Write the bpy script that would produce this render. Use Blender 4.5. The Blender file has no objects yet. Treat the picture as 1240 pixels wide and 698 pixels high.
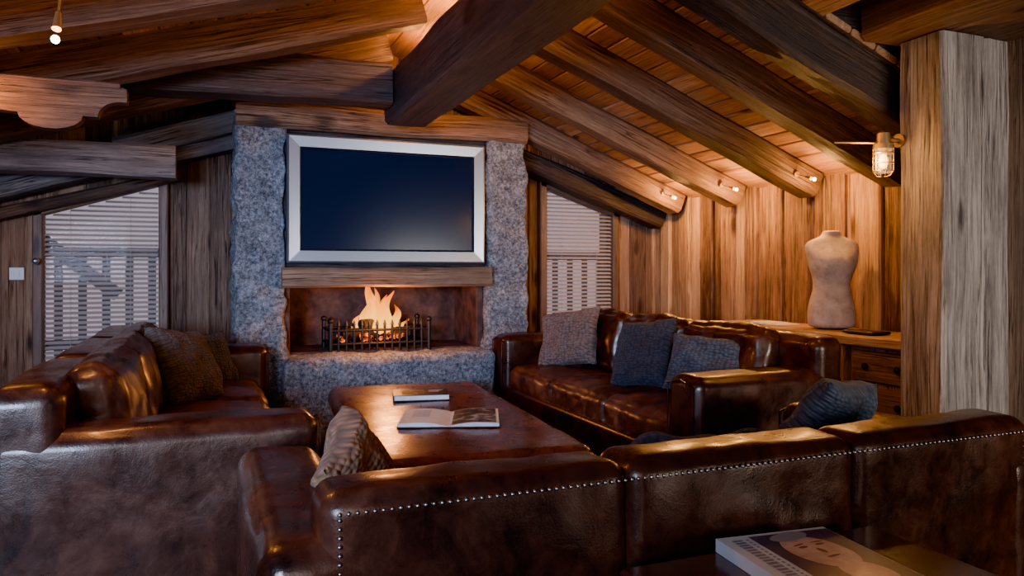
import bpy, math, random
from mathutils import Vector, Matrix, noise, Euler
random.seed(7)
Z=Vector((0,0,1))
scene=bpy.context.scene

# ------------------------------------------------------------------ mesh builder
class MB:
    def __init__(s): s.V=[];s.F=[];s.G=[];s.T=[];s.M=[];s.S=[]
    def add(s,v,f,g=None,tint=.5,mat=0,smooth=True):
        o=len(s.V); s.V+= [tuple(p) for p in v]
        s.G+= [tuple(p) for p in (g if g is not None else v)]
        s.T+= [tint]*len(v)
        for q in f:
            s.F.append([i+o for i in q]); s.M.append(mat); s.S.append(smooth)
    def build(s,name,mats,parent=None,mw=None):
        me=bpy.data.meshes.new(name); me.from_pydata(s.V,[],s.F)
        me.polygons.foreach_set('material_index',s.M)
        me.polygons.foreach_set('use_smooth',s.S)
        a=me.attributes.new('gc','FLOAT_VECTOR','POINT'); a.data.foreach_set('vector',[c for p in s.G for c in p])
        a=me.attributes.new('tint','FLOAT','POINT'); a.data.foreach_set('value',s.T)
        for m in (mats if isinstance(mats,(list,tuple)) else [mats]): me.materials.append(m)
        me.update()
        ob=bpy.data.objects.new(name,me); scene.collection.objects.link(ob)
        if parent: ob.parent=parent
        if mw is not None: ob.matrix_local=mw
        return ob

def empty(name,loc=(0,0,0),rz=0):
    e=bpy.data.objects.new(name,None); e.empty_display_size=.1
    e.location=loc; e.rotation_euler=(0,0,rz); scene.collection.objects.link(e); return e

def beam(mb,p0,p1,w,h,up=Z,jit=.004,cham=.008,tint=None,mat=0,step=.16,smooth=False):
    p0=Vector(p0);p1=Vector(p1);d=p1-p0;L=d.length;d.normalize()
    sd=d.cross(Vector(up)).normalized();u=sd.cross(d).normalized()
    n=max(1,int(L/step)) if jit>0 else 1
    a,b=w/2,h/2;c=min(cham,a*.45,b*.45)
    if jit>0.003 and min(w,h)>.08:
        prof=[(-a+c,-b),(0,-b),(a-c,-b),(a,-b+c),(a,0),(a,b-c),(a-c,b),(0,b),(-a+c,b),(-a,b-c),(-a,0),(-a,-b+c)]
    else:
        prof=[(-a+c,-b),(a-c,-b),(a,-b+c),(a,b-c),(a-c,b),(-a+c,b),(-a,b-c),(-a,-b+c)]
    k=len(prof);off=Vector((random.uniform(-50,50),random.uniform(-50,50),random.uniform(-50,50)))
    V=[];G=[];F=[]
    for i in range(n+1):
        t=i/n*L
        for (x,y) in prof:
            jx=jy=0
            if jit>0:
                q=Vector((t*2.2,x*6,y*6))+off
                jx=noise.noise(q)*jit*1.6; jy=noise.noise(q+Vector((9,3,7)))*jit*1.6
            V.append(p0+d*t+sd*(x+jx)+u*(y+jy)); G.append(Vector((t,x,y))+off)
    for i in range(n):
        for j in range(k):
            j2=(j+1)%k
            F.append([i*k+j,i*k+j2,(i+1)*k+j2,(i+1)*k+j])
    F.append(list(range(k))[::-1]);F.append([n*k+j for j in range(k)])
    mb.add(V,F,G,random.random() if tint is None else tint,mat,smooth)

def box(mb,lo,hi,cham=.004,tint=None,mat=0,M=None):
    lo=Vector(lo);hi=Vector(hi);s=hi-lo;c=(lo+hi)/2
    ax=max(range(3),key=lambda i:s[i])
    d=Vector([0,0,0]);d[ax]=s[ax]/2
    up=Z if ax!=2 else Vector((0,1,0))
    w,h=(s[1],s[2]) if ax==0 else ((s[0],s[2]) if ax==1 else (s[0],s[1]))
    o=len(mb.V)
    beam(mb,c-d,c+d,w,h,up,0,cham,tint,mat)
    if M is not None:
        for i in range(o,len(mb.V)): mb.V[i]=tuple(M@Vector(mb.V[i]))

def samples(half,r,mid):
    r=min(r,half*.98)
    e=[half-r+r*k/4 for k in range(1,5)]
    inner=[-(half-r)+2*(half-r)*k/mid for k in range(mid+1)]
    return [-x for x in reversed(e)]+inner+e

def softbox(mb,c,size,r,puff=(0,0,0),nz=0,nscale=6,M=None,mat=0,tint=.5,mid=8,midl=None,taper=None,wr=0):
    hx,hy,hz=[q/2 for q in size]; H=(hx,hy,hz)
    r=min(r,min(H)*.98)
    def cnt(h): 
        return midl if midl and h==max(H) else mid
    S=[samples(h,r,cnt(h)) for h in H]
    idx={};V=[];G=[];F=[];seed=Vector((random.uniform(-20,20),random.uniform(-20,20),random.uniform(-20,20)))
    c=Vector(c)
    def vert(q):
        key=(round(q[0],6),round(q[1],6),round(q[2],6))
        if key in idx: return idx[key]
        inn=Vector([max(-(H[i]-r),min(H[i]-r,q[i])) for i in range(3)])
        dv=Vector(q)-inn
        nrm=dv.normalized() if dv.length>1e-9 else Vector((0,0,1))
        p=inn+nrm*r
        w=[1-(q[i]/H[i])**2 for i in range(3)]
        p+=Vector([nrm[i]*puff[i]*(max(0,w[(i+1)%3])**.6)*(max(0,w[(i+2)%3])**.6) for i in range(3)])
        if nz:
            p+=nrm*noise.noise(p*nscale+seed)*nz+nrm*noise.noise(p*nscale*2.7+seed)*nz*.4
        if wr:
            ww=1-abs(noise.noise(Vector((p.x*9,p.y*4,p.z*5))+seed*1.7))*5
            if ww>0: p-=nrm*ww*wr
        if taper:
            f=1+taper*(q[2]/H[2]); p.x*=f
        p=p+c
        if M is not None: p=M@p
        idx[key]=len(V);V.append(p);G.append(Vector(q)+seed);return idx[key]
    for ax in range(3):
        u,v=(ax+1)%3,(ax+2)%3
        for sg in (-1,1):
            for i in range(len(S[u])-1):
                for j in range(len(S[v])-1):
                    qs=[]
                    for (a,b) in ((i,j),(i+1,j),(i+1,j+1),(i,j+1)):
                        q=[0,0,0];q[ax]=sg*H[ax];q[u]=S[u][a];q[v]=S[v][b];qs.append(vert(q))
                    F.append(qs if sg>0 else qs[::-1])
    mb.add(V,F,G,tint,mat,True)

def cyl(mb,p0,p1,r0,r1=None,seg=12,mat=0,tint=.5,caps=True,smooth=True):
    p0=Vector(p0);p1=Vector(p1);d=(p1-p0);L=d.length;d.normalize();r1=r0 if r1 is None else r1
    a=d.cross(Z if abs(d.z)<.9 else Vector((1,0,0))).normalized();b=d.cross(a)
    V=[];G=[]
    for (p,r,t) in ((p0,r0,0),(p1,r1,L)):
        for k in range(seg):
            an=2*math.pi*k/seg;o=a*math.cos(an)*r+b*math.sin(an)*r
            V.append(p+o);G.append(Vector((t,math.cos(an)*r,math.sin(an)*r)))
    F=[[k,(k+1)%seg,seg+(k+1)%seg,seg+k] for k in range(seg)]
    mb.add(V,F,G,tint,mat,smooth)
    if caps:
        mb.add(V,[list(range(seg))[::-1],[seg+k for k in range(seg)]],G,tint,mat,False)

def tube(mb,pts,r,seg=8,mat=0):
    for a,b in zip(pts[:-1],pts[1:]): cyl(mb,a,b,r,r,seg,mat)

def sphere(mb,c,r,seg=12,rings=8,mat=0,sc=(1,1,1)):
    V=[];F=[];c=Vector(c)
    for i in range(rings+1):
        ph=math.pi*i/rings
        for k in range(seg):
            an=2*math.pi*k/seg
            V.append(c+Vector((math.sin(ph)*math.cos(an)*r*sc[0],math.sin(ph)*math.sin(an)*r*sc[1],math.cos(ph)*r*sc[2])))
    for i in range(rings):
        for k in range(seg):
            F.append([i*seg+k,(i+1)*seg+k,(i+1)*seg+(k+1)%seg,i*seg+(k+1)%seg])
    mb.add(V,F,None,.5,mat,True)

def poly(mb,pts,mat=0):
    mb.add([Vector(p) for p in pts],[list(range(len(pts)))],None,.5,mat,False)

def prism(mb,pts2,y0,y1,mat=0,tint=.5):
    n=len(pts2);o=Vector((random.uniform(-9,9),)*3)
    V=[Vector((x,y0,z)) for x,z in pts2]+[Vector((x,y1,z)) for x,z in pts2]
    F=[list(range(n)),[n+i for i in range(n)][::-1]]+[[i,n+i,n+(i+1)%n,(i+1)%n] for i in range(n)]
    mb.add(V,F,[v+o for v in V],tint,mat,False)

def torus(mb,c,R,r,n=Z,seg=24,sg=6,mat=0):
    c=Vector(c);n=Vector(n).normalized();a=n.orthogonal().normalized();b=n.cross(a)
    V=[];F=[]
    for i in range(seg):
        an=2*math.pi*i/seg;dr=a*math.cos(an)+b*math.sin(an)
        for j in range(sg):
            bn=2*math.pi*j/sg;V.append(c+dr*(R+r*math.cos(bn))+n*r*math.sin(bn))
    for i in range(seg):
        for j in range(sg):
            F.append([i*sg+j,((i+1)%seg)*sg+j,((i+1)%seg)*sg+(j+1)%sg,i*sg+(j+1)%sg])
    mb.add(V,F,None,.5,mat,True)

# ------------------------------------------------------------------ materials
def newmat(name):
    m=bpy.data.materials.new(name);m.use_nodes=True;nt=m.node_tree
    b=nt.nodes['Principled BSDF'];return m,nt,b
def mathn(nt,op,a,b,c=None):
    n=nt.nodes.new('ShaderNodeMath');n.operation=op
    for i,x in enumerate((a,b,c)):
        if x is None: continue
        if isinstance(x,(int,float)): n.inputs[i].default_value=x
        else: nt.links.new(x,n.inputs[i])
    return n.outputs[0]
def maprange(nt,v,a,b,c,d):
    sm=nt.nodes.new('ShaderNodeMapRange')
    for i,x in enumerate((a,b,c,d)): sm.inputs[i+1].default_value=x
    nt.links.new(v,sm.inputs[0]);return sm.outputs[0]
def ramp(nt,fac,stops):
    r=nt.nodes.new('ShaderNodeValToRGB');el=r.color_ramp.elements
    while len(el)<len(stops): el.new(.5)
    for e,(p,c) in zip(el,stops): e.position=p;e.color=(*c,1) if len(c)==3 else c
    nt.links.new(fac,r.inputs[0]);return r.outputs[0]
def coords(nt,kind,scale):
    if kind=='gc':
        a=nt.nodes.new('ShaderNodeAttribute');a.attribute_name='gc';o=a.outputs['Vector']
    else:
        a=nt.nodes.new('ShaderNodeTexCoord');o=a.outputs[kind]
    m=nt.nodes.new('ShaderNodeMapping');m.inputs['Scale'].default_value=scale
    nt.links.new(o,m.inputs['Vector']);return m.outputs[0]
def noisen(nt,vec,scale,detail=4,rough=.55,dist=0):
    n=nt.nodes.new('ShaderNodeTexNoise');n.inputs['Scale'].default_value=scale;n.inputs['Detail'].default_value=detail
    n.inputs['Roughness'].default_value=rough;n.inputs['Distortion'].default_value=dist
    nt.links.new(vec,n.inputs['Vector']);return n.outputs['Fac']
def bumpn(nt,b,h,strength,dist):
    n=nt.nodes.new('ShaderNodeBump');n.inputs['Strength'].default_value=strength;n.inputs['Distance'].default_value=dist
    nt.links.new(h,n.inputs['Height']);nt.links.new(n.outputs[0],b.inputs['Normal'])

def wood(name,stops,rough=.65,bump=.5,tamt=.35,coat=0,contrast=1.3,knots=True,crack=.6):
    m,nt,b=newmat(name)
    n1=noisen(nt,coords(nt,'gc',(1.3,19,19)),1,8,.7,.8)
    n2=noisen(nt,coords(nt,'gc',(4,120,120)),1,4,.7,.3)
    n3=noisen(nt,coords(nt,'gc',(2.4,7,7)),1,6,.7,0)
    n4=noisen(nt,coords(nt,'gc',(.9,42,42)),1,3,.5,.8)
    a=nt.nodes.new('ShaderNodeAttribute');a.attribute_name='tint'
    f=mathn(nt,'MULTIPLY',n1,.34);f=mathn(nt,'MULTIPLY_ADD',n2,.30,f);f=mathn(nt,'MULTIPLY_ADD',n3,.36,f)
    f=mathn(nt,'SUBTRACT',f,.5);f=mathn(nt,'MULTIPLY',f,contrast*2.1)
    t=mathn(nt,'SUBTRACT',a.outputs['Fac'],.5);f=mathn(nt,'MULTIPLY_ADD',t,tamt,f);f=mathn(nt,'ADD',f,.5)
    cr=mathn(nt,'ABSOLUTE',mathn(nt,'SUBTRACT',n4,.5),0)
    crk=maprange(nt,cr,.0,.03,1,0)
    msk=maprange(nt,n3,.45,.58,0,1)
    crk=mathn(nt,'MULTIPLY',crk,msk)
    if crack: f=mathn(nt,'SUBTRACT',f,mathn(nt,'MULTIPLY',crk,crack))
    if knots:
        v=nt.nodes.new('ShaderNodeTexVoronoi');v.inputs['Scale'].default_value=1
        nt.links.new(coords(nt,'gc',(1.8,6.5,3)),v.inputs['Vector'])
        f=mathn(nt,'SUBTRACT',f,maprange(nt,v.outputs['Distance'],.04,.19,.75,0))
    col=ramp(nt,f,stops);nt.links.new(col,b.inputs['Base Color'])
    b.inputs['Roughness'].default_value=rough
    if coat: b.inputs['Coat Weight'].default_value=coat;b.inputs['Coat Roughness'].default_value=.12
    h=mathn(nt,'MULTIPLY_ADD',n2,.6,n1);h=mathn(nt,'SUBTRACT',h,mathn(nt,'MULTIPLY',crk,.5*bool(crack)));bumpn(nt,b,h,bump,.014)
    return m
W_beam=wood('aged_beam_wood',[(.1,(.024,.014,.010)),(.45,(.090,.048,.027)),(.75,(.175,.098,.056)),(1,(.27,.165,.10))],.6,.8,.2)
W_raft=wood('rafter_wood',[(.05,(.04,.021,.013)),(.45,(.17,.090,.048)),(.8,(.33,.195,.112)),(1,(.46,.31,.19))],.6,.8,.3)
W_dark=wood('dark_truss_wood',[(.1,(.010,.008,.008)),(.5,(.036,.024,.020)),(1,(.12,.08,.062))],.55,.8,.2)
W_wall=wood('wall_plank_wood',[(.0,(.05,.027,.017)),(.4,(.20,.110,.062)),(.75,(.36,.215,.125)),(1,(.50,.34,.22))],.65,.8,.6)
W_gold=wood('golden_plank_wood',[(.0,(.07,.032,.015)),(.35,(.29,.150,.068)),(.7,(.52,.31,.145)),(1,(.68,.45,.24))],.6,.7,.8,contrast=1.5)
W_ceil=wood('ceiling_board_wood',[(.0,(.09,.040,.018)),(.4,(.30,.150,.068)),(.8,(.48,.27,.135)),(1,(.60,.39,.22))],.6,.6,.6)
W_gray=wood('weathered_gray_wood',[(.05,(.06,.046,.038)),(.35,(.24,.195,.16)),(.65,(.44,.375,.32)),(1,(.62,.55,.48))],.7,1.0,.15,contrast=1.7)
W_graybeam=wood('gray_beam_wood',[(.1,(.05,.04,.038)),(.5,(.18,.15,.135)),(1,(.38,.33,.3))],.7,.9,.2)
W_floor=wood('floor_wood',[(.1,(.03,.015,.01)),(.5,(.08,.04,.02)),(1,(.15,.08,.045))],.4,.25,.4)
W_polish=wood('mahogany',[(.1,(.03,.009,.006)),(.5,(.085,.024,.014)),(1,(.15,.05,.028))],.25,.08,.1,.4,1.0,False,0)
W_frame=wood('window_frame_wood',[(.1,(.05,.027,.017)),(.5,(.15,.085,.05)),(1,(.27,.16,.1))],.5,.3,.3)

def leather(name,dark,mid,light,rough=.32,bs=.13):
    m,nt,b=newmat(name)
    c=coords(nt,'Object',(1,1,1))
    n1=noisen(nt,c,3.6,7,.66,.8);n2=noisen(nt,c,15,6,.7,.4)
    f=mathn(nt,'MULTIPLY_ADD',n2,.36,mathn(nt,'MULTIPLY',n1,.68))
    col=ramp(nt,f,[(.40,dark),(.56,mid),(.74,light)])
    nt.links.new(col,b.inputs['Base Color'])
    r=mathn(nt,'MULTIPLY_ADD',n2,.5,rough-.25);nt.links.new(r,b.inputs['Roughness'])
    v=nt.nodes.new('ShaderNodeTexVoronoi');v.inputs['Scale'].default_value=240;nt.links.new(c,v.inputs['Vector'])
    w=noisen(nt,c,9,5,.6,.9)
    h=mathn(nt,'MULTIPLY_ADD',w,1.2,mathn(nt,'MULTIPLY',v.outputs['Distance'],.12))
    bumpn(nt,b,h,bs,.012)
    b.inputs['Specular IOR Level'].default_value=.5
    b.inputs['Specular Tint'].default_value=(1,.78,.62,1)
    b.inputs['Coat Weight'].default_value=.15;b.inputs['Coat Roughness'].default_value=.14
    return m
L_dark=leather('brown_leather',(.013,.005,.0036),(.045,.0145,.0085),(.10,.034,.018),.33,.16)
L_seat=leather('worn_seat_leather',(.032,.012,.0075),(.115,.043,.023),(.29,.13,.066),.37,.28)
L_table=leather('table_leather',(.05,.015,.008),(.155,.047,.024),(.29,.10,.048),.30,.08)
L_fg=leather('cognac_leather',(.016,.0056,.004),(.052,.0165,.0092),(.12,.041,.021),.32,.16)

def simple(name,col,rough=.5,metal=0,em=None,es=0,coat=0):
    m,nt,b=newmat(name);b.inputs['Base Color'].default_value=(*col,1);b.inputs['Roughness'].default_value=rough;b.inputs['Metallic'].default_value=metal
    if em: b.inputs['Emission Color'].default_value=(*em,1);b.inputs['Emission Strength'].default_value=es
    b.inputs['Coat Weight'].default_value=coat
    return m
def noisy(name,c1,c2,scale=20,rough=.6,bump=.2,metal=0):
    m,nt,b=newmat(name);n=noisen(nt,coords(nt,'Object',(1,1,1)),scale,5,.6,.2)
    nt.links.new(ramp(nt,n,[(.35,c1),(.65,c2)]),b.inputs['Base Color']);b.inputs['Roughness'].default_value=rough;b.inputs['Metallic'].default_value=metal
    bumpn(nt,b,n,bump,.01);return m

def granite():
    m,nt,b=newmat('rough_granite');c=coords(nt,'Object',(1,1,1))
    n1=noisen(nt,c,52,4,.75,0);n2=noisen(nt,c,11,7,.75,.6);n3=noisen(nt,c,150,2,.6,0)
    f=mathn(nt,'MULTIPLY_ADD',n1,.5,mathn(nt,'MULTIPLY',n2,.28));f=mathn(nt,'MULTIPLY_ADD',n3,.22,f)
    nt.links.new(ramp(nt,f,[(.39,(.05,.058,.072)),(.46,(.21,.23,.265)),(.53,(.47,.49,.53)),(.62,(.84,.86,.88))]),b.inputs['Base Color'])
    b.inputs['Roughness'].default_value=.75
    h=mathn(nt,'MULTIPLY_ADD',n1,.4,mathn(nt,'MULTIPLY',n2,2.0));bumpn(nt,b,h,1,.07);return m
GRAN=granite()
def knit(name,c1,c2,sc=48):
    m,nt,b=newmat(name)
    v=nt.nodes.new('ShaderNodeTexVoronoi');v.inputs['Scale'].default_value=1;v.inputs['Randomness'].default_value=.5
    nt.links.new(coords(nt,'gc',(sc*1.0,sc*1.8,sc)),v.inputs['Vector'])
    c=coords(nt,'gc',(1,1,1))
    h=mathn(nt,'SUBTRACT',1.0,v.outputs['Distance'])
    n=noisen(nt,c,9,4,.6,0);n2=noisen(nt,c,200,2,.6,0)
    f=mathn(nt,'MULTIPLY_ADD',n,.25,mathn(nt,'MULTIPLY',h,.65));f=mathn(nt,'MULTIPLY_ADD',n2,.15,f)
    nt.links.new(ramp(nt,f,[(.35,c1),(.85,c2)]),b.inputs['Base Color']);b.inputs['Roughness'].default_value=.95
    b.inputs['Sheen Weight'].default_value=.05
    bumpn(nt,b,h,.8,.014);return m
K_brown=knit('knit_taupe',(.035,.027,.022),(.11,.084,.065))
K_gray=knit('knit_gray',(.08,.058,.048),(.27,.205,.17),44)
K_blue=knit('knit_slate',(.016,.019,.026),(.058,.066,.083))
K_blue2=knit('knit_blue_gray',(.03,.037,.048),(.105,.122,.15),46)
K_tan=knit('knit_tan',(.10,.045,.018),(.33,.165,.07),40)
M_silver=simple('brushed_silver',(.42,.46,.52),.3,.9)
M_screen=simple('tv_screen',(.004,.007,.02),.2,0,(.015,.04,.13),.13)
M_screen.node_tree.nodes['Principled BSDF'].inputs['Specular IOR Level'].default_value=.25
M_black=simple('black_iron',(.02,.018,.017),.5,.6)
M_nail=simple('nailhead_steel',(.42,.39,.36),.35,1)
M_brass=simple('aged_brass',(.45,.3,.13),.35,.9)
M_bulb=simple('warm_bulb',(1,.8,.5),.4,0,(1,.62,.25),40)
M_bulbs=simple('filament_glass',(1,.7,.3),.3,0,(1,.42,.09),8)
M_paper=noisy('paper',(.78,.77,.75),(.88,.87,.85),40,.7,.02)
M_white=simple('white_plastic',(.7,.7,.68),.4)
M_canvas=noisy('dress_form_linen',(.42,.33,.23),(.66,.56,.42),14,.85,.15)
M_soot=noisy('sooty_firebrick',(.025,.012,.009),(.10,.048,.032),9,.85,.5)
M_char=noisy('charred_log',(.01,.008,.007),(.05,.035,.03),25,.9,.8)
M_slat=simple('blind_slat',(.48,.41,.36),.45)
M_snow=noisy('snow',(.6,.62,.7),(.8,.82,.9),3,.8,.3)
def printm():
    m,nt,b=newmat('photo_print');n=noisen(nt,coords(nt,'Object',(1,1,1)),14,6,.6,.8)
    nt.links.new(ramp(nt,n,[(.42,(.012,.012,.014)),(.54,(.08,.08,.08)),(.66,(.5,.49,.48))]),b.inputs['Base Color']);b.inputs['Roughness'].default_value=.6;return m
M_print=printm()
M_ink=simple('ink',(.03,.03,.035),.4)
M_skin=noisy('printed_face',(.5,.26,.2),(.72,.46,.38),22,.3,0)
M_violet=simple('printed_backdrop',(.10,.075,.11),.3)

def ember():
    m,nt,b=newmat('embers');n=noisen(nt,coords(nt,'Object',(1,1,1)),30,4,.7,.3)
    b.inputs['Base Color'].default_value=(.03,.015,.01,1)
    nt.links.new(ramp(nt,n,[(.45,(0,0,0)),(.56,(1,.12,.01)),(.7,(1,.5,.08))]),b.inputs['Emission Color']);b.inputs['Emission Strength'].default_value=3;return m
M_ember=ember()
def flame():
    m=bpy.data.materials.new('flame');m.use_nodes=True;nt=m.node_tree;nt.nodes.clear()
    o=nt.nodes.new('ShaderNodeOutputMaterial');mx=nt.nodes.new('ShaderNodeMixShader');tr=nt.nodes.new('ShaderNodeBsdfTransparent');em=nt.nodes.new('ShaderNodeEmission')
    a=nt.nodes.new('ShaderNodeAttribute');a.attribute_name='gc';sp=nt.nodes.new('ShaderNodeSeparateXYZ');nt.links.new(a.outputs['Vector'],sp.inputs[0])
    nt.links.new(ramp(nt,sp.outputs[2],[(0,(1,.34,.03)),(.35,(1,.46,.05)),(.7,(1,.27,.015)),(1,(.9,.11,.005))]),em.inputs['Color'])
    em.inputs['Strength'].default_value=4.6
    n=noisen(nt,coords(nt,'Object',(16,16,6)),1,3,.5,.5)
    f=mathn(nt,'SUBTRACT',mathn(nt,'MULTIPLY_ADD',n,1.7,.2),mathn(nt,'MULTIPLY',sp.outputs[2],.6))
    cl=nt.nodes.new('ShaderNodeClamp');nt.links.new(f,cl.inputs[0])
    nt.links.new(cl.outputs[0],mx.inputs[0]);nt.links.new(tr.outputs[0],mx.inputs[1]);nt.links.new(em.outputs[0],mx.inputs[2]);nt.links.new(mx.outputs[0],o.inputs[0]);return m
M_flame=flame()
def glassm():
    m,nt,b=newmat('clear_glass');b.inputs['Base Color'].default_value=(1,1,1,1);b.inputs['Roughness'].default_value=.02
    b.inputs['Alpha'].default_value=.12;return m
M_glass=glassm()

# ------------------------------------------------------------------ room
XR=3.6; YB=5.58; XL=-2.3; YF=-2.6; RX=1.15
def uR(x): return 1.52+.39*(3.6-x)
def uL(x): return 2.48-.30*(RX-x)
def roof(x): return (uR(x) if x>RX else uL(x))+.17

mb=MB();x=XL
while x<4.1:
    w=random.uniform(.13,.18);beam(mb,(x+w/2,YF,-.02),(x+w/2,YB+.1,-.02),w-.003,.04,jit=0,cham=.002);x+=w
mb.build('floor',W_floor)

def winL(x): return 1.70+.32*(x+.3)
def winR(x): return 1.80-.335*(x-2.54)
mb=MB();x=XL
while x<XR+.1:
    w=random.uniform(.12,.19)
    if x<-1.05<x+w: w=-1.05-x
    elif x<-.28<x+w: w=-.28-x
    elif x<2.5<x+w: w=2.5-x
    elif x<3.24<x+w: w=3.24-x
    if w<.02: x+=w+1e-4;continue
    xm=x+w/2;y=YB+.03+random.choice((0,.012))
    top=roof(xm)+.1
    def pc(z0,z1):
        beam(mb,(xm,y,z0),(xm,y,z1),w+.002,.05,up=Vector((0,1,0)),jit=.002,cham=.014,tint=random.random(),step=.5)
    if -1.05<xm<-.28: pc(0,.45);pc(winL(xm)+.02,top)
    elif 2.5<xm<3.24: pc(0,.45);pc(winR(xm)+.02,top)
    elif .2<xm<1.75: pc(1.1,top); pc(0,.5)
    else: pc(0,top)
    x+=w
mb.build('wall_back',W_wall)

mb=MB();y=2.2;i=0
while y<YB:
    w=random.uniform(.11,.16);xx=XR+.03-(.028 if i%2 else 0)
    tt=random.random() if y>3.1 else random.uniform(-.25,.1)
    beam(mb,(xx,y+w/2,0),(xx,y+w/2,2.0),w+.01 if i%2 else w-.002,.045,up=Vector((1,0,0)),jit=.003,cham=.014,step=.5,tint=tt);y+=w;i+=1
mb.build('wall_right',W_gold)
mb=MB();y=YF
while y<YB:
    w=random.uniform(.13,.18);beam(mb,(XL-.03,y+w/2,0),(XL-.03,y+w/2,2.0),w,.05,up=Vector((1,0,0)),jit=.002,step=.6);y+=w
mb.build('wall_left',W_wall)
mb=MB();x=XL
while x<4.1:
    w=random.uniform(.14,.19);beam(mb,(x+w/2,YF-.03,0),(x+w/2,YF-.03,2.9),w,.05,up=Vector((0,1,0)),jit=0);x+=w
mb.build('wall_front',W_wall)
mb=MB()
x=3.19
while x<4.1:
    w=.17;beam(mb,(x+w/2,2.27,0),(x+w/2,2.27,2.4),w,.05,up=Vector((0,1,0)),jit=.002);x+=w
y=YF
while y<2.3:
    w=.17;beam(mb,(4.05,y+w/2,0),(4.05,y+w/2,2.4),w,.05,up=Vector((1,0,0)),jit=0);y+=w
mb.build('wall_partition',W_beam)

# ceiling boards
mb=MB();nr=Vector((.39,0,1)).normalized();nl=Vector((-.30,0,1)).normalized()
x=RX
while x<3.75:
    w=random.uniform(.11,.15)
    y0=YF if x<2.3 else 2.38
    beam(mb,(x+w/2,y0,uR(x+w/2)+.185),(x+w/2,YB+.1,uR(x+w/2)+.185),w*1.075-.006,.03,up=nr,jit=0,cham=.010);x+=w
x=RX
while x>XL-.1:
    w=random.uniform(.12,.16)
    beam(mb,(x-w/2,YF,uL(x-w/2)+.185),(x-w/2,YB+.1,uL(x-w/2)+.185),w*1.045-.006,.03,up=nl,jit=0,cham=.010);x-=w
x=2.25
while x<4.1:
    w=.16;beam(mb,(x+w/2,YF,2.34),(x+w/2,2.42,2.34),w-.003,.03,jit=0);x+=w
mb.build('ceiling',W_ceil)
mb=MB();prism(mb,[(2.2,uR(2.2)+.16),(3.75,uR(3.75)+.16),(3.75,2.36),(2.2,2.36)],2.385,2.42);mb.build('trim_1',W_dark)

def obj_beam(name,p0,p1,w,h,mat,up=Z,jit=.008,cham=.018,tint=.5):
    m=MB();c=(Vector(p0)+Vector(p1))/2;beam(m,Vector(p0)-c,Vector(p1)-c,w,h,up,jit,cham,tint,0,.12)
    return m.build(name,mat,mw=Matrix.Translation(c))
obj_beam('ridge_beam',(1.15,4.62,2.17),(1.15,YF,2.17),.28,.30,W_dark,jit=.007,cham=.02,tint=.8)
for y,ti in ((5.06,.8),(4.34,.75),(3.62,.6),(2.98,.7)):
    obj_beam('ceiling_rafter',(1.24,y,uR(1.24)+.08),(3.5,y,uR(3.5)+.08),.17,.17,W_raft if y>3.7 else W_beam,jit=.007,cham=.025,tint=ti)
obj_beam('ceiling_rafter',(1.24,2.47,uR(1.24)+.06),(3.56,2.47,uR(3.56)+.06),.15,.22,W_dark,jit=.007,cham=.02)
for y,h,mt in ((1.2,.2,W_beam),(2.45,.2,W_beam),(3.15,.24,W_beam),(3.95,.22,W_beam),(4.75,.2,W_beam)):
    obj_beam('ceiling_rafter',(XL+.05,y,uL(XL+.05)+h/2-.01),(1.05,y,uL(1.05)+h/2-.01),.18,h,mt,jit=.007,cham=.02,tint=.7)
obj_beam('tie_beam',(-.62,4.45,2.19),(1.0,4.45,2.22),.2,.25,W_dark,jit=.008,tint=.7)
obj_beam('tie_beam',(XL,5.0,1.76),(-.2,5.0,1.76),.2,.19,W_graybeam,jit=.008,tint=.8)
obj_beam('gable_beam',(-1.6,5.44,1.50),(.14,5.44,2.0),.2,.14,W_graybeam,jit=.01)
obj_beam('gable_beam',(-.55,5.3,1.86),(.16,5.3,2.10),.18,.13,W_graybeam,jit=.01)
obj_beam('gable_beam',(2.12,5.42,2.03),(3.55,5.42,1.53),.2,.15,W_dark,jit=.01)
obj_beam('gable_beam',(-1.3,5.47,1.17+.26),(-.2,5.47,1.74),.12,.07,W_beam,jit=.005)
obj_beam('lintel_beam',(.14,5.08,2.09),(2.1,5.08,2.09),.42,.17,W_raft,jit=.008,cham=.02,tint=.3)
obj_beam('post',(.02,5.35,1.9),(.02,5.35,2.3),.14,.14,W_dark)
obj_beam('eave_beam',(2.88,-1.5,2.19),(2.88,2.37,2.19),.62,.22,W_raft,jit=.008,cham=.02,tint=.3)
mb=MB();
for k in range(12):
    xa=.2+k*.16;beam(mb,(xa,5.2,2.18),(xa,5.2,roof(xa)-.0),.16,.03,up=Vector((0,1,0)),jit=.001)
mb.build('chimney_boards',W_raft)

# carved bracket
mb=MB();pts=[(-2.25,1.90),(-.39,1.90),(-.335,1.875),(-.335,1.82)]
for k in range(9):
    a=k/8*math.pi/2;pts.append((-.335-.02-.09*math.sin(a),1.82-.07*(1-math.cos(a))))
for k in range(10):
    a=k/9*math.pi;pts.append((-.50-.13*(1-math.cos(a))*.9,1.75-.06*math.sin(a)))
pts+=[(-.88,1.76),(-1.05,1.68),(-1.4,1.68),(-2.25,1.68)]
prism(mb,pts,3.56,3.63,tint=.35)
beam(mb,(-2.2,3.553,1.885),(-.36,3.553,1.885),.018,.022,jit=0,tint=.2)
mb.build('carved_bracket',W_beam)

mb=MB()
beam(mb,(2.885,2.235,0),(2.885,2.235,2.08),.26,.21,up=Vector((0,1,0)),jit=.006,cham=.012,tint=.7,step=.1)
beam(mb,(3.095,2.235,0),(3.095,2.235,2.08),.15,.20,up=Vector((0,1,0)),jit=.006,cham=.012,tint=.45,step=.1)
mb.build('timber_pillar',W_gray)

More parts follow.
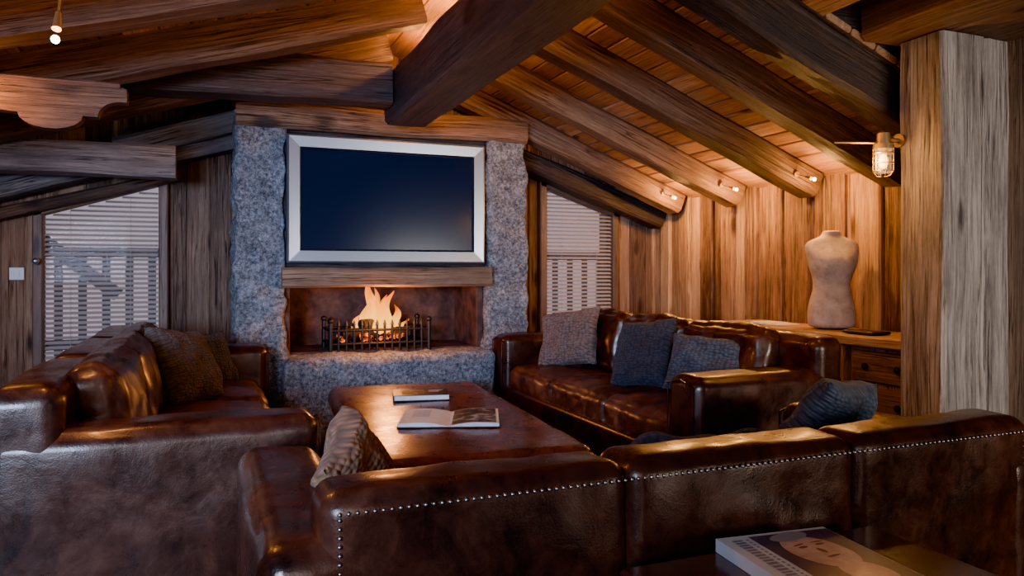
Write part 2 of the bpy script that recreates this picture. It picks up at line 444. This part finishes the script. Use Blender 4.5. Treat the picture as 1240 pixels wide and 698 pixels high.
# ------------------------------------------------------------------ windows
def window(name,x0,x1,zb,topf,cords):
    e=empty(name,(0,0,0))
    fr=MB();y=YB-.0
    t=.06
    beam(fr,(x0-t/2,y,zb-.05),(x0-t/2,y,topf(x0)+.03),t,.1,up=Vector((0,1,0)),jit=0)
    beam(fr,(x1+t/2,y,zb-.05),(x1+t/2,y,topf(x1)+.03),t,.1,up=Vector((0,1,0)),jit=0)
    beam(fr,(x0-t,y,zb-.03),(x1+t,y,zb-.03),.1,.06,jit=0)
    beam(fr,(x0-t,y,topf(x0-t)+.02),(x1+t,y,topf(x1+t)+.02),.1,.07,jit=0)
    fr.build('frame',W_frame,e)
    gl=MB();poly(gl,[(x0,y+.06,zb),(x1,y+.06,zb),(x1,y+.06,topf(x1)),(x0,y+.06,topf(x0))]);gl.build('glass',M_glass,e)
    bl=MB();z=zb+.02
    while z<max(topf(x0),topf(x1))-.02:
        a,b=x0+.005,x1-.005
        s=(topf(x1)-topf(x0))/(x1-x0)
        xc=x0+(z+.03-topf(x0))/s
        if s>0 and xc>a: a=xc
        if s<0 and xc<b: b=xc
        if b-a>.03:
            beam(bl,(a,y-.01,z),(b,y-.01,z),.030,.002,up=Vector((0,-.6,1)),jit=0,cham=.0005)
        z+=.032
    for c in cords:
        cyl(bl,(c,y-.028,zb),(c,y-.028,topf(c)-.03),.0018,seg=5)
    bl.build('blind_slats',M_slat,e)
window('window_1',-1.0,-.33,.45,winL,(-.85,-.5))
window('window_2',2.56,3.18,.45,winR,(2.7,3.03))
mb=MB();cyl(mb,(-1.03,YB-.06,1.16),(-1.03,YB-.1,1.16),.012);sphere(mb,(-1.03,YB-.11,1.16),.022);mb.build('window_knob',M_silver)
mb=MB();box(mb,(-1.19,YB-.015,1.04),(-1.11,YB-.0,1.12),.003);box(mb,(-1.165,YB-.02,1.06),(-1.135,YB-.014,1.10),.002);mb.build('light_switch',M_white)

# exterior
mb=MB();softbox(mb,(1,9,-.25),(14,6.4,.4),.1,nz=.08,nscale=1,mid=20);mb.build('ground_snow',M_snow)
mb=MB()
for z in (.5,1.25): beam(mb,(-2.6,6.9,z),(5,6.9,z),.06,.08,jit=0)
x=-2.5
while x<5: beam(mb,(x,6.9,0),(x,6.9,1.25),.06,.03,up=Vector((0,1,0)),jit=0);x+=.17
for x in (-1.6,.6,3.9): beam(mb,(x,6.9,-.05),(x,6.9,2.4),.14,.14,up=Vector((0,1,0)),jit=0)
beam(mb,(-1.9,6.8,1.9),(-.7,6.8,.9),.1,.1,jit=0);beam(mb,(-2.4,7.3,1.2),(-.5,7.3,2.0),.12,.12,jit=0)
mb.build('balcony_railing',W_dark)

# ------------------------------------------------------------------ fireplace
fp=empty('fireplace')
mb=MB()
softbox(mb,(.285,5.22,1.06),(.30,.66,2.12),.03,nz=.03,nscale=8,mid=16,midl=70,taper=-.04)
mb.build('stone_column_1',GRAN,fp)
mb=MB()
softbox(mb,(1.955,5.22,1.06),(.31,.66,2.12),.03,nz=.03,nscale=8,mid=16,midl=70,taper=-.06)
mb.build('stone_column_2',GRAN,fp)
mb=MB();softbox(mb,(1.11,5.13,.275),(1.40,.80,.55),.06,nz=.022,nscale=7,mid=24,midl=50);mb.build('hearth_stone',GRAN,fp)
mb=MB();beam(mb,(.41,4.99,1.055),(1.81,4.99,1.055),.34,.13,jit=.006,cham=.015,tint=.6);mb.build('mantel_beam',W_raft,fp)
mb=MB()
box(mb,(.40,5.50,.5),(1.82,5.54,1.1));box(mb,(.42,4.98,.5),(.47,5.52,1.08));box(mb,(1.75,4.98,.5),(1.80,5.52,1.08));box(mb,(.42,5.0,1.0),(1.8,5.52,1.06))
box(mb,(.47,5.0,.535),(1.75,5.5,.565))
mb.build('firebox',M_soot,fp)
mb=MB();box(mb,(.42,4.95,1.11),(1.80,5.5,2.02));mb.build('chimney_breast',W_dark,fp)
lf=empty('log_fire')
mb=MB();gx0,gx1,gy0,gy1=.73,1.40,4.98,5.3
for z in (.61,.70):
    cyl(mb,(gx0,gy0,z),(gx1,gy0,z),.009);cyl(mb,(gx0,gy1,z),(gx1,gy1,z),.009)
    cyl(mb,(gx0,gy0,z),(gx0,gy1,z),.009);cyl(mb,(gx1,gy0,z),(gx1,gy1,z),.009)
x=gx0
while x<gx1+.01:
    cyl(mb,(x,gy0,.56),(x,gy0,.735),.009);cyl(mb,(x,gy0,.735),(x,gy0,.77),.012,.002)
    cyl(mb,(x,gy0,.61),(x,gy1,.61),.007);x+=(gx1-gx0)/13
for (x,y) in ((gx0,gy0),(gx1,gy0),(gx0,gy1),(gx1,gy1)): cyl(mb,(x,y,.55),(x,y,.75),.014);sphere(mb,(x,y,.765),.02)
mb.build('iron_grate',M_black,lf)
mb=MB()
for (a,b,r) in (((.82,5.1,.665),(1.3,5.15,.67),.042),((.9,5.22,.66),(1.35,5.2,.665),.045),((.95,5.08,.73),(1.22,5.25,.745),.036)):
    cyl(mb,a,b,r,r*.9,14)
mb.build('logs',M_char,lf)
mb=MB()
for i in range(40): sphere(mb,(random.uniform(.8,1.33),random.uniform(5.03,5.26),.63+random.uniform(0,.03)),random.uniform(.012,.026),7,5)
mb.build('embers',M_ember,lf)
mb=MB()
def flameg(c,h,R,ph,lean):
    V=[];G=[];F=[];n=18;s=12
    for i in range(n+1):
        t=i/n;r=R*(math.sin(math.pi*min(1,t**.62))**.8 if 0<t<1 else 0)*(1-t*.35)+.001
        cx=c[0]+lean*t*t*h+.035*math.sin(ph+t*6)*t;cy=c[1]+.015*math.cos(ph*2+t*5)*t
        for k in range(s):
            a=2*math.pi*k/s;V.append(Vector((cx+math.cos(a)*r,cy+math.sin(a)*r*.6,c[2]+t*h)));G.append(Vector((math.cos(a),math.sin(a),t)))
    for i in range(n):
        for k in range(s): F.append([i*s+k,i*s+(k+1)%s,(i+1)*s+(k+1)%s,(i+1)*s+k])
    mb.add(V,F,G)
for c,h,R,ph,l in (((1.06,5.14,.66),.37,.065,0,-.1),((1.12,5.10,.66),.30,.06,1.5,.1),((1.01,5.13,.66),.26,.055,2.6,-.1),((1.18,5.15,.66),.2,.045,4,.2),((1.08,5.08,.66),.24,.06,5,0),((1.04,5.17,.66),.32,.05,3.3,.05),((.95,5.16,.66),.14,.035,1,0),((1.25,5.14,.65),.11,.035,2,.1),((.87,5.12,.65),.07,.03,3,0),((1.14,5.18,.66),.27,.05,.7,0)):
    flameg(c,h,R,ph,l)
mb.build('flames',M_flame,lf)

# ------------------------------------------------------------------ TV
tv=empty('television',(1.105,4.90,1.558))
mb=MB();w,h,bz=1.325/2,.818/2,.078
def ring(mb,w,h,bz,y0,y1,mat=0):
    o=[(-w,-h),(w,-h),(w,h),(-w,h)];i=[(-w+bz,-h+bz),(w-bz,-h+bz),(w-bz,h-bz),(-w+bz,h-bz)]
    m=.012;o2=[(-w+m,-h+m),(w-m,-h+m),(w-m,h-m),(-w+m,h-m)]
    V=[Vector((x,y1,z)) for x,z in o]+[Vector((x,y0+.01,z)) for x,z in o]+[Vector((x,y0,z)) for x,z in o2]+[Vector((x,y0+.006,z)) for x,z in i]+[Vector((x,y0+.03,z)) for x,z in i]
    F=[]
    for r in range(4):
        for k in range(4):
            F.append([r*4+k,r*4+(k+1)%4,(r+1)*4+(k+1)%4,(r+1)*4+k])
    mb.add(V,F,None,.5,mat,False)
ring(mb,w,h,bz,-.05,.05);mb.build('bezel',M_silver,tv)
mb=MB();ring(mb,w-bz+.001,h-bz+.001,.014,-.043,.01);mb.build('inner_bezel',simple('dark_bezel',(.03,.035,.05),.3,.4),tv)
mb=MB();box(mb,(-w+bz,-.03,-h+bz),(w-bz,-.02,h-bz),.001);mb.build('screen',M_screen,tv)
mb=MB();box(mb,(-w+.03,0,-h+.03),(w-.03,.045,h-.03));mb.build('back_cover',M_black,tv)

# ------------------------------------------------------------------ sofas
def nails(mb,p0,p1,sp=.016,r=.0045):
    p0=Vector(p0);p1=Vector(p1);L=(p1-p0).length;n=max(1,int(L/sp))
    for i in range(n+1):
        sphere(mb,p0.lerp(p1,i/n),r,8,5)
def sofa(name,loc,rz,L,D,arm_h,back_h,aw=.22,n=3,mat=L_dark,seatm=L_seat,binset=.0,nail=False,bt=.17,ctop=0,pz=.018,br=.05):
    e=empty(name,loc,rz)
    il=L-2*aw
    m=MB();softbox(m,(0,.0,.19),(L-.03,D-.03,.26),.03,nz=.003,mid=8,midl=20);m.build('base_frame',mat,e)
    m=MB()
    sw=il/n
    for i in range(n):
        cx=-il/2+sw*(i+.5)
        softbox(m,(cx,-.055,.365),(sw-.004,D-bt-.02,.17),.045,puff=(0,.015,.04),nz=.016,nscale=5,mid=22,tint=random.random(),wr=.008)
    m.build('seat_cushions',seatm,e)
    for s,nm in ((-1,'arm_1'),(1,'arm_2')):
        m=MB();softbox(m,(s*(L/2-aw/2),0,arm_h/2+.02),(aw,D,arm_h-.04),.05,puff=(.010,.010,.008),nz=.008,nscale=4,mid=14,midl=24,wr=.0015);m.build(nm,mat,e)
    m=MB();bl=L-2*binset;bw=bl/n
    for i in range(n):
        cx=-bl/2+bw*(i+.5)
        softbox(m,(cx,D/2-bt/2,back_h/2+.03),(bw+.004,bt,back_h-.06),br,puff=(0,.006,pz),nz=.008,nscale=4,mid=16,midl=24,wr=.0015)
    m.build('back_frame',mat,e)
    m=MB()
    R=Matrix.Rotation(math.radians(-11),4,'X')
    ch=back_h-.40-ctop
    for i in range(n):
        cx=-il/2+sw*(i+.5)
        T=Matrix.Translation((cx,D/2-bt-.055,.42+ch/2+.01))@R
        softbox(m,(0,0,0),(sw-.004,.16,ch),.06,puff=(0,.035,.02),nz=.014,nscale=5,M=T,mid=18,wr=.006)
    m.build('back_cushions',mat,e)
    m=MB()
    for sx in (-1,1):
        for sy in (-1,1): cyl(m,(sx*(L/2-.1),sy*(D/2-.1),0),(sx*(L/2-.1),sy*(D/2-.1),.08),.022,.03)
    m.build('feet',W_polish,e)
    if nail:
        m=MB();y=D/2+.004;zt=back_h-.032;xe=bl/2-.03
        nails(m,(-xe,y,zt),(xe,y,zt));nails(m,(xe,y,zt-.01),(xe,y,.1));nails(m,(-xe,y,zt-.01),(-xe,y,.1))
        m.build('nailhead_trim',M_nail,e)
    m=MB()
    for s in (-1,1):
        x0=s*(L/2-aw+.02);x1=s*(L/2-.02);y=-D/2-.006
        tube(m,[(x0,y,.1),(x0,y,arm_h-.04),((x0+x1)/2,y-.004,arm_h-.015),(x1,y,arm_h-.04),(x1,y,.1)],.004,6)
    m.build('welting',mat,e)
    return e
sofa('leather_sofa',(-.13,3.6,0),math.radians(90),2.5,.88,.65,.775,bt=.19)
sofa('leather_sofa',(2.225,3.68,0),math.radians(-90),2.36,.80,.66,.80)
sofa('leather_sofa',(1.145,1.80,0),math.radians(180),2.15,.88,.60,.69,binset=.115,nail=True,mat=L_fg,bt=.17,ctop=.10,pz=.008,br=.04)

# ------------------------------------------------------------------ coffee table
ct=empty('leather_coffee_table',(1.0,3.44,0),math.radians(-4))
mb=MB();softbox(mb,(0,0,.365),(.88,1.82,.125),.055,puff=(.0,.0,.003),nz=.004,mid=18,midl=30);mb.build('padded_top',L_table,ct)
mb=MB();softbox(mb,(0,0,.18),(.82,1.76,.27),.03,nz=.003,mid=10,midl=20);mb.build('leather_base',L_dark,ct)
mb=MB()
for sx in (-1,1):
    for sy in (-1,1): cyl(mb,(sx*.35,sy*.8,0),(sx*.35,sy*.8,.06),.03)
mb.build('feet',W_polish,ct)

def pageset(name,mw,w,h,t):
    e=empty(name);e.matrix_local=mw
    m=MB();n=12;
    for s in (-1,1):
        V=[];F=[]
        for i in range(n+1):
            u=i/n;z=t*(math.sin(min(1,u*1.6)*math.pi/2))*(1-.35*u)+.004
            for j in (-1,1): V.append(Vector((s*u*w,j*h/2,z)))
            for j in (-1,1): V.append(Vector((s*u*w,j*h/2,.003)))
        for i in range(n):
            a=i*4;b=a+4
            F+= [[a,b,b+1,a+1],[a+2,a+3,b+3,b+2],[a,a+2,b+2,b],[a+1,b+1,b+3,a+3]]
        F.append([n*4,n*4+2,n*4+3,n*4+1])
        m.add(V,F,None,.5,0,False)
    m.build('pages',M_paper,e)
    m=MB();box(m,(-w-.006,-h/2-.006,0),(w+.006,h/2+.006,.003),.001);m.build('cover',M_ink,e)
    def on(x): 
        u=abs(x)/w;return t*(math.sin(min(1,u*1.6)*math.pi/2))*(1-.35*u)+.0055
    m=MB()
    xs=[.012+(w-.024)*i/8 for i in range(9)]
    for a,b in zip(xs[:-1],xs[1:]): poly(m,[(a,-h/2+.012,on(a)),(b,-h/2+.012,on(b)),(b,h/2-.012,on(b)),(a,h/2-.012,on(a))])
    m.build('photo_print',M_print,e)
    m=MB()
    for r in range(9):
        y=h*.33-r*.018
        for a in (.09,.11,.13,.15): poly(m,[(-a-.019,y,on(a+.019)),(-a,y,on(a)),(-a,y+.005,on(a)),(-a-.019,y+.005,on(a+.019))])
    m.build('text_lines',simple('gray_ink',(.3,.3,.3),.6),e)
pageset('open_book',Matrix.Translation((.99,3.17,.434))@Matrix.Rotation(math.radians(-20),4,'Z'),.215,.33,.020)
e=empty('closed_book',(1.02,3.78,.4335),math.radians(-12))
mb=MB();box(mb,(-.14,-.095,.003),(.138,.095,.027),.002);mb.build('pages',M_paper,e)
mb=MB();box(mb,(-.145,-.1,0),(.142,.1,.003),.001);box(mb,(-.145,-.1,.027),(.142,.1,.030),.001);box(mb,(-.147,-.1,0),(-.143,.1,.03),.001);mb.build('cover',M_ink,e)
mb=MB();poly(mb,[(-.1,-.07,.0306),(.02,-.07,.0306),(.02,.06,.0306),(-.1,.06,.0306)]);mb.build('cover_photo',M_print,e)
mb=MB()
for i in range(4): poly(mb,[(.04,.05-i*.02,.0306),(.12-i*.01,.05-i*.02,.0306),(.12-i*.01,.058-i*.02,.0306),(.04,.058-i*.02,.0306)])
mb.build('cover_title',M_paper,e)

# ------------------------------------------------------------------ pillows
def pillow(c,nrm,w,h,t,mat,roll=0,up=Z):
    z=Vector(nrm).normalized();x=Vector(up).cross(z).normalized();y=z.cross(x)
    R=Matrix((x,y,z)).transposed().to_4x4()@Matrix.Rotation(math.radians(roll),4,'Z')
    M=Matrix.Translation(c)@R
    m=MB();n=26;V=[];G=[];F=[];sd=Vector((random.uniform(-9,9),)*3)
    ids={}
    for side in (1,-1):
        for i in range(n+1):
            for j in range(n+1):
                u=-1+2*i/n;v=-1+2*j/n
                edge=i in(0,n) or j in (0,n)
                if edge and side==-1: ids[(side,i,j)]=ids[(1,i,j)];continue
                th=t/2*((1-u**4)*(1-v**4))**.55
                px=u*w/2*(1-.09*(1-v*v)*abs(u)**2);py=v*h/2*(1-.09*(1-u*u)*abs(v)**2)
                th+= (0 if edge else noise.noise(Vector((u*2.2,v*2.2,side*3))+sd)*t*.18)
                ids[(side,i,j)]=len(V);V.append(Vector((px,py,side*th)));G.append(Vector((px,py,0)))
        for i in range(n):
            for j in range(n):
                q=[ids[(side,i,j)],ids[(side,i+1,j)],ids[(side,i+1,j+1)],ids[(side,i,j+1)]]
                F.append(q if side>0 else q[::-1])
    m.add(V,F,G)
    return m.build('knitted_pillow',mat,mw=M)
pillow((-.11,3.95,.635),(.80,-.35,.42),.48,.40,.15,K_brown,-8)
pillow((-.02,4.52,.60),(.55,-.6,.4),.34,.32,.12,K_blue,0)
pillow((2.16,4.33,.66),(-.8,-.45,.40),.44,.40,.15,K_gray,10)
pillow((2.17,3.46,.65),(-.85,-.25,.42),.38,.40,.14,K_blue,8)
pillow((2.24,2.98,.64),(-.75,-.55,.42),.42,.30,.15,K_blue2,-3)
pillow((1.90,1.90,.59),(-.25,.75,.5),.40,.34,.15,K_blue2,8)
pillow((1.30,1.84,.52),(.1,.55,.8),.46,.36,.13,K_blue,-4)
pillow((.355,1.88,.535),(.85,-.32,.35),.38,.36,.14,K_tan,14)

# ------------------------------------------------------------------ sideboard, dress form
sb=empty('sideboard')
mb=MB();beam(mb,(3.36,2.56,.73),(3.36,4.15,.73),.43,.055,jit=.003,tint=.7);mb.build('top',W_gold,sb)
mb=MB()
box(mb,(3.2,2.58,.12),(3.56,3.02,.70));
for y in (3.08,4.08):
    for x in (3.2,3.5): beam(mb,(x,y,0),(x,y,.70),.07,.07,up=Vector((0,1,0)),jit=0)
for y in (2.62,2.98): beam(mb,(3.22,y,0),(3.22,y,.13),.06,.06,up=Vector((0,1,0)),jit=0)
beam(mb,(3.2,3.04,.66),(3.2,4.12,.66),.03,.09,jit=0)
mb.build('carcass',W_wall,sb)
mb=MB()
for z0,z1 in ((.52,.68),(.33,.49),(.15,.30)): box(mb,(3.185,2.61,z0),(3.205,2.99,z1),.006)
mb.build('drawer_fronts',W_raft,sb)
mb=MB()
for z in (.6,.41,.225):
    for y in (2.70,2.90): sphere(mb,(3.17,y,z),.017)
mb.build('drawer_knobs',M_black,sb)
mb=MB()
prof=[(0,.125,.09,0),(.03,.135,.098,0),(.10,.138,.10,0),(.17,.125,.092,0),(.23,.105,.08,.0),(.28,.102,.08,-.005),(.33,.115,.09,-.015),(.385,.135,.105,-.028),(.43,.142,.105,-.025),(.47,.150,.088,-.01),(.50,.155,.075,0),(.528,.142,.065,.004),(.55,.10,.056,.006),(.563,.062,.05,.006),(.585,.05,.046,.004),(.60,.048,.044,.002)]
V=[];F=[];s=28
for (z,rx,ry,oy) in prof:
    for k in range(s):
        a=2*math.pi*k/s;ca,sa=math.cos(a),math.sin(a)
        ex=.82;px=rx*math.copysign(abs(ca)**ex,ca);py=ry*math.copysign(abs(sa)**ex,sa)+oy
        if .33<=z<=.44 and sa<0: py-=.02*math.exp(-((abs(px)-.062)/.035)**2)*(1-abs(z-.385)/.07)
        V.append(Vector((px*1.02,py,z)))
for i in range(len(prof)-1):
    for k in range(s): F.append([i*s+k,i*s+(k+1)%s,(i+1)*s+(k+1)%s,(i+1)*s+k])
F.append(list(range(s))[::-1]);F.append([(len(prof)-1)*s+k for k in range(s)])
mb.add(V,F);
ob=mb.build('dress_form',M_canvas,mw=Matrix.Translation((3.37,3.32,.76))@Matrix.Rotation(math.radians(-32),4,'Z')@Matrix.Scale(.96,4))
md=ob.modifiers.new('s','SUBSURF');md.levels=1;md.render_levels=2
mb=MB();box(mb,(3.24,3.62,.759),(3.42,3.86,.765),.001);box(mb,(3.25,3.70,.765),(3.40,3.88,.772),.001);mb.build('paper_sheets',M_paper)
mb=MB();softbox(mb,(3.27,2.98,.768),(.14,.20,.018),.008,mid=4);mb.build('dark_tray',M_ink)

# ------------------------------------------------------------------ side table + magazine
st=empty('side_table',(1.1,.95,0))
mb=MB();box(mb,(-.34,-.37,.468),(.34,.345,.50),.008);box(mb,(-.30,-.33,.40),(.30,.31,.468),.004);mb.build('top',W_polish,st)
mb=MB()
for sx in (-.29,.29):
    for sy in (-.32,.30): beam(mb,(sx,sy,0),(sx,sy,.42),.05,.05,up=Vector((0,1,0)),jit=0)
mb.build('legs',W_polish,st)
e=empty('magazine_book',(1.115,1.135,.5005),math.radians(-6))
W2,H2=.135,.15
mb=MB();box(mb,(-W2+.003,-H2+.003,.002),(W2-.003,H2-.003,.026),.001);mb.build('pages',M_paper,e)
mb=MB();box(mb,(-W2,-H2,0),(W2,H2,.002),.0008);box(mb,(-W2,-H2,.026),(W2,H2,.028),.0008);box(mb,(-W2-.001,-H2,0),(-W2+.001,H2,.028),.0006);mb.build('cover',M_white,e)
z=.0284
mb=MB();poly(mb,[(-.065,-H2+.002,z),(W2-.002,-H2+.002,z),(W2-.002,H2-.012,z),(-.065,H2-.012,z)]);mb.build('portrait_backdrop',M_violet,e)
def ell(m,cx,cy,rx,ry,zz,rot=0,n=28,mat=0):
    P=[]
    for k in range(n):
        a=2*math.pi*k/n;x=rx*math.cos(a);y=ry*math.sin(a);P.append((cx+x*math.cos(rot)-y*math.sin(rot),cy+x*math.sin(rot)+y*math.cos(rot),zz))
    poly(m,P,mat)
mb=MB();ell(mb,.03,.03,.062,.088,z+.0004,.2);ell(mb,.05,-.085,.045,.06,z+.0003,.3);mb.build('portrait_face',M_skin,e)
mb=MB();
for (cx,cy,rx,ry,r) in ((.01,.055,.012,.005,.2),(.055,.062,.012,.005,.2),(.036,.03,.006,.014,.2),(.04,.0,.018,.004,.2),(.008,.068,.016,.003,.3),(.058,.075,.016,.003,.1)): ell(mb,cx,cy,rx,ry,z+.0008,r)
mb.build('portrait_features',simple('printed_shadow',(.16,.06,.05),.4),e)
mb=MB();ell(mb,.018,.115,.05,.022,z+.0009,.2);mb.build('portrait_hair',simple('printed_hair',(.35,.33,.34),.4),e)
mb=MB();yy=-H2+.02;
while yy<H2-.03:
    wd=random.uniform(.006,.012);poly(mb,[(-.112,yy,z),(-.088,yy,z),(-.088,yy+wd,z),(-.112,yy+wd,z)]) ;poly(mb,[(-.08,yy,z),(-.074,yy,z),(-.074,yy+wd*.8,z),(-.08,yy+wd*.8,z)]);yy+=wd+.004
mb.build('cover_title',simple('title_gray',(.25,.25,.28),.5),e)

# ------------------------------------------------------------------ lamps
def plight(name,loc,energy,col,parent,r=.03):
    l=bpy.data.lights.new(name,'POINT');l.energy=energy;l.color=col;l.shadow_soft_size=r
    o=bpy.data.objects.new(name,l);scene.collection.objects.link(o);o.parent=parent;o.location=loc;return o
def spot(loc,arm,energy,col=(1,.55,.2),off=(0,0,-.035)):
    e=empty('ceiling_spotlight',loc)
    m=MB();a=Vector(arm)
    cyl(m,a,a*.45,.003);cyl(m,a*1.0,a*.93,.018,.018,14);cyl(m,a*.42,a*.16,.007,.012,12)
    m.build('bracket',M_brass,e)
    m=MB();sphere(m,(0,0,0),.011,12,8);m.build('bulb',M_bulb,e)
    plight('halogen',off,energy,col,e,.02)
spot((3.30,4.80,1.66),(0,.16,.05),26,(1,.46,.11))
spot((3.30,4.08,1.65),(0,.16,.05),26,(1,.46,.11))
spot((3.30,3.38,1.64),(0,.15,.05),24,(1,.46,.11))
spot((-.384,2.28,1.715),(0,.1,.20),26,(1,.40,.09))
# unseen fill uplights added on top of the ridge beam to brighten the ceiling bays
for y,en in ((4.56,22),(3.98,28),(3.30,40),(2.72,34),(1.9,20)):
    spot((1.22,y,2.40),(0,.0,-.07),en,(1,.40,.09),(0,0,.02))
spot((2.0,5.25,2.24),(0,.1,.06),8,(1,.42,.12))  # hidden lamp added for the orange glow above the lintel
spot((-.9,3.42,1.80),(0,.12,.08),18,(1,.36,.07))  # out-of-frame fill lamp added to warm the bracket and left beams
cl=empty('cage_lamp',(2.655,2.33,1.575));cl.scale=(.85,.85,.85)
mb=MB();
for z in (-.06,-.02,.03): torus(mb,(0,0,z),.047,.003)
for k in range(6):
    a=k*math.pi/3;c,s_=math.cos(a),math.sin(a)
    tube(mb,[(.047*c,.047*s_,.05),(.047*c,.047*s_,-.06),(.03*c,.03*s_,-.085),(0,0,-.09)],.0025,5)
cyl(mb,(0,0,.05),(0,0,.075),.05,.048,20);cyl(mb,(0,0,.075),(0,0,.13),.034,.03,16)
tube(mb,[(0,0,.10),(.115,0,.10)],.012,10);cyl(mb,(.10,0,.10),(.115,0,.10),.035,.035,16)
tube(mb,[(0,0,.08),(-.07,.04,.085),(-.2,.12,.09)],.006,6)
mb.build('cage',M_brass,cl)
mb=MB();sphere(mb,(0,0,-.01),.028,14,10,sc=(.8,.8,1.35));mb.build('bulb',M_bulbs,cl)
mb=MB();cyl(mb,(0,0,-.07),(0,0,.05),.04,.04,20,caps=False);mb.build('glass',M_glass,cl)
plight('filament',(-.09,-.0,-.01),9,(1,.48,.13),cl,.03)
fl=bpy.data.lights.new('fire_glow','POINT');fl.energy=26;fl.color=(1,.34,.08);fl.shadow_soft_size=.08
o=bpy.data.objects.new('fire_glow',fl);scene.collection.objects.link(o);o.parent=lf;o.location=(1.08,4.84,.84)

def area(name,loc,tgt,size,en,col,spread=180):
    l=bpy.data.lights.new(name,'AREA');l.shape='RECTANGLE';l.size=size[0];l.size_y=size[1];l.energy=en;l.color=col;l.spread=math.radians(spread)
    o=bpy.data.objects.new(name,l);scene.collection.objects.link(o);o.location=loc
    o.rotation_euler=(Vector(tgt)-Vector(loc)).to_track_quat('-Z','Y').to_euler()
area('cool_fill_left',(-1.8,-.8,1.45),(.9,5.0,1.15),(1.4,1.0),105,(.38,.58,1),60)  # cool fill added for daylight from behind left
area('fill_rear',(-.4,-2.3,1.5),(1.2,3.5,1.0),(2.2,1.2),44,(1,.84,.76))  # warm-neutral area fill added behind the camera to lift the nearest leather
area('fill_side',(3.1,-1.6,1.0),(2.9,2.2,1.1),(1.2,.7),30,(.95,.9,.87),80)  # area fill added at the right, out of view, to brighten the pillar

w=bpy.data.worlds.new('dusk_sky');scene.world=w;w.use_nodes=True
bg=w.node_tree.nodes['Background'];bg.inputs[0].default_value=(.60,.49,.58,1);bg.inputs[1].default_value=1.1

cam=bpy.data.cameras.new('camera');co=bpy.data.objects.new('camera',cam);scene.collection.objects.link(co)
co.location=(0,0,1.1);co.rotation_euler=(math.radians(90),0,math.radians(-22.1))
cam.sensor_width=36;cam.lens=26.04;cam.shift_y=-.017;cam.clip_start=.02
scene.camera=co
try:
    scene.view_settings.look='AgX - Punchy'
    scene.view_settings.exposure=.15
except Exception as ex: print(ex)
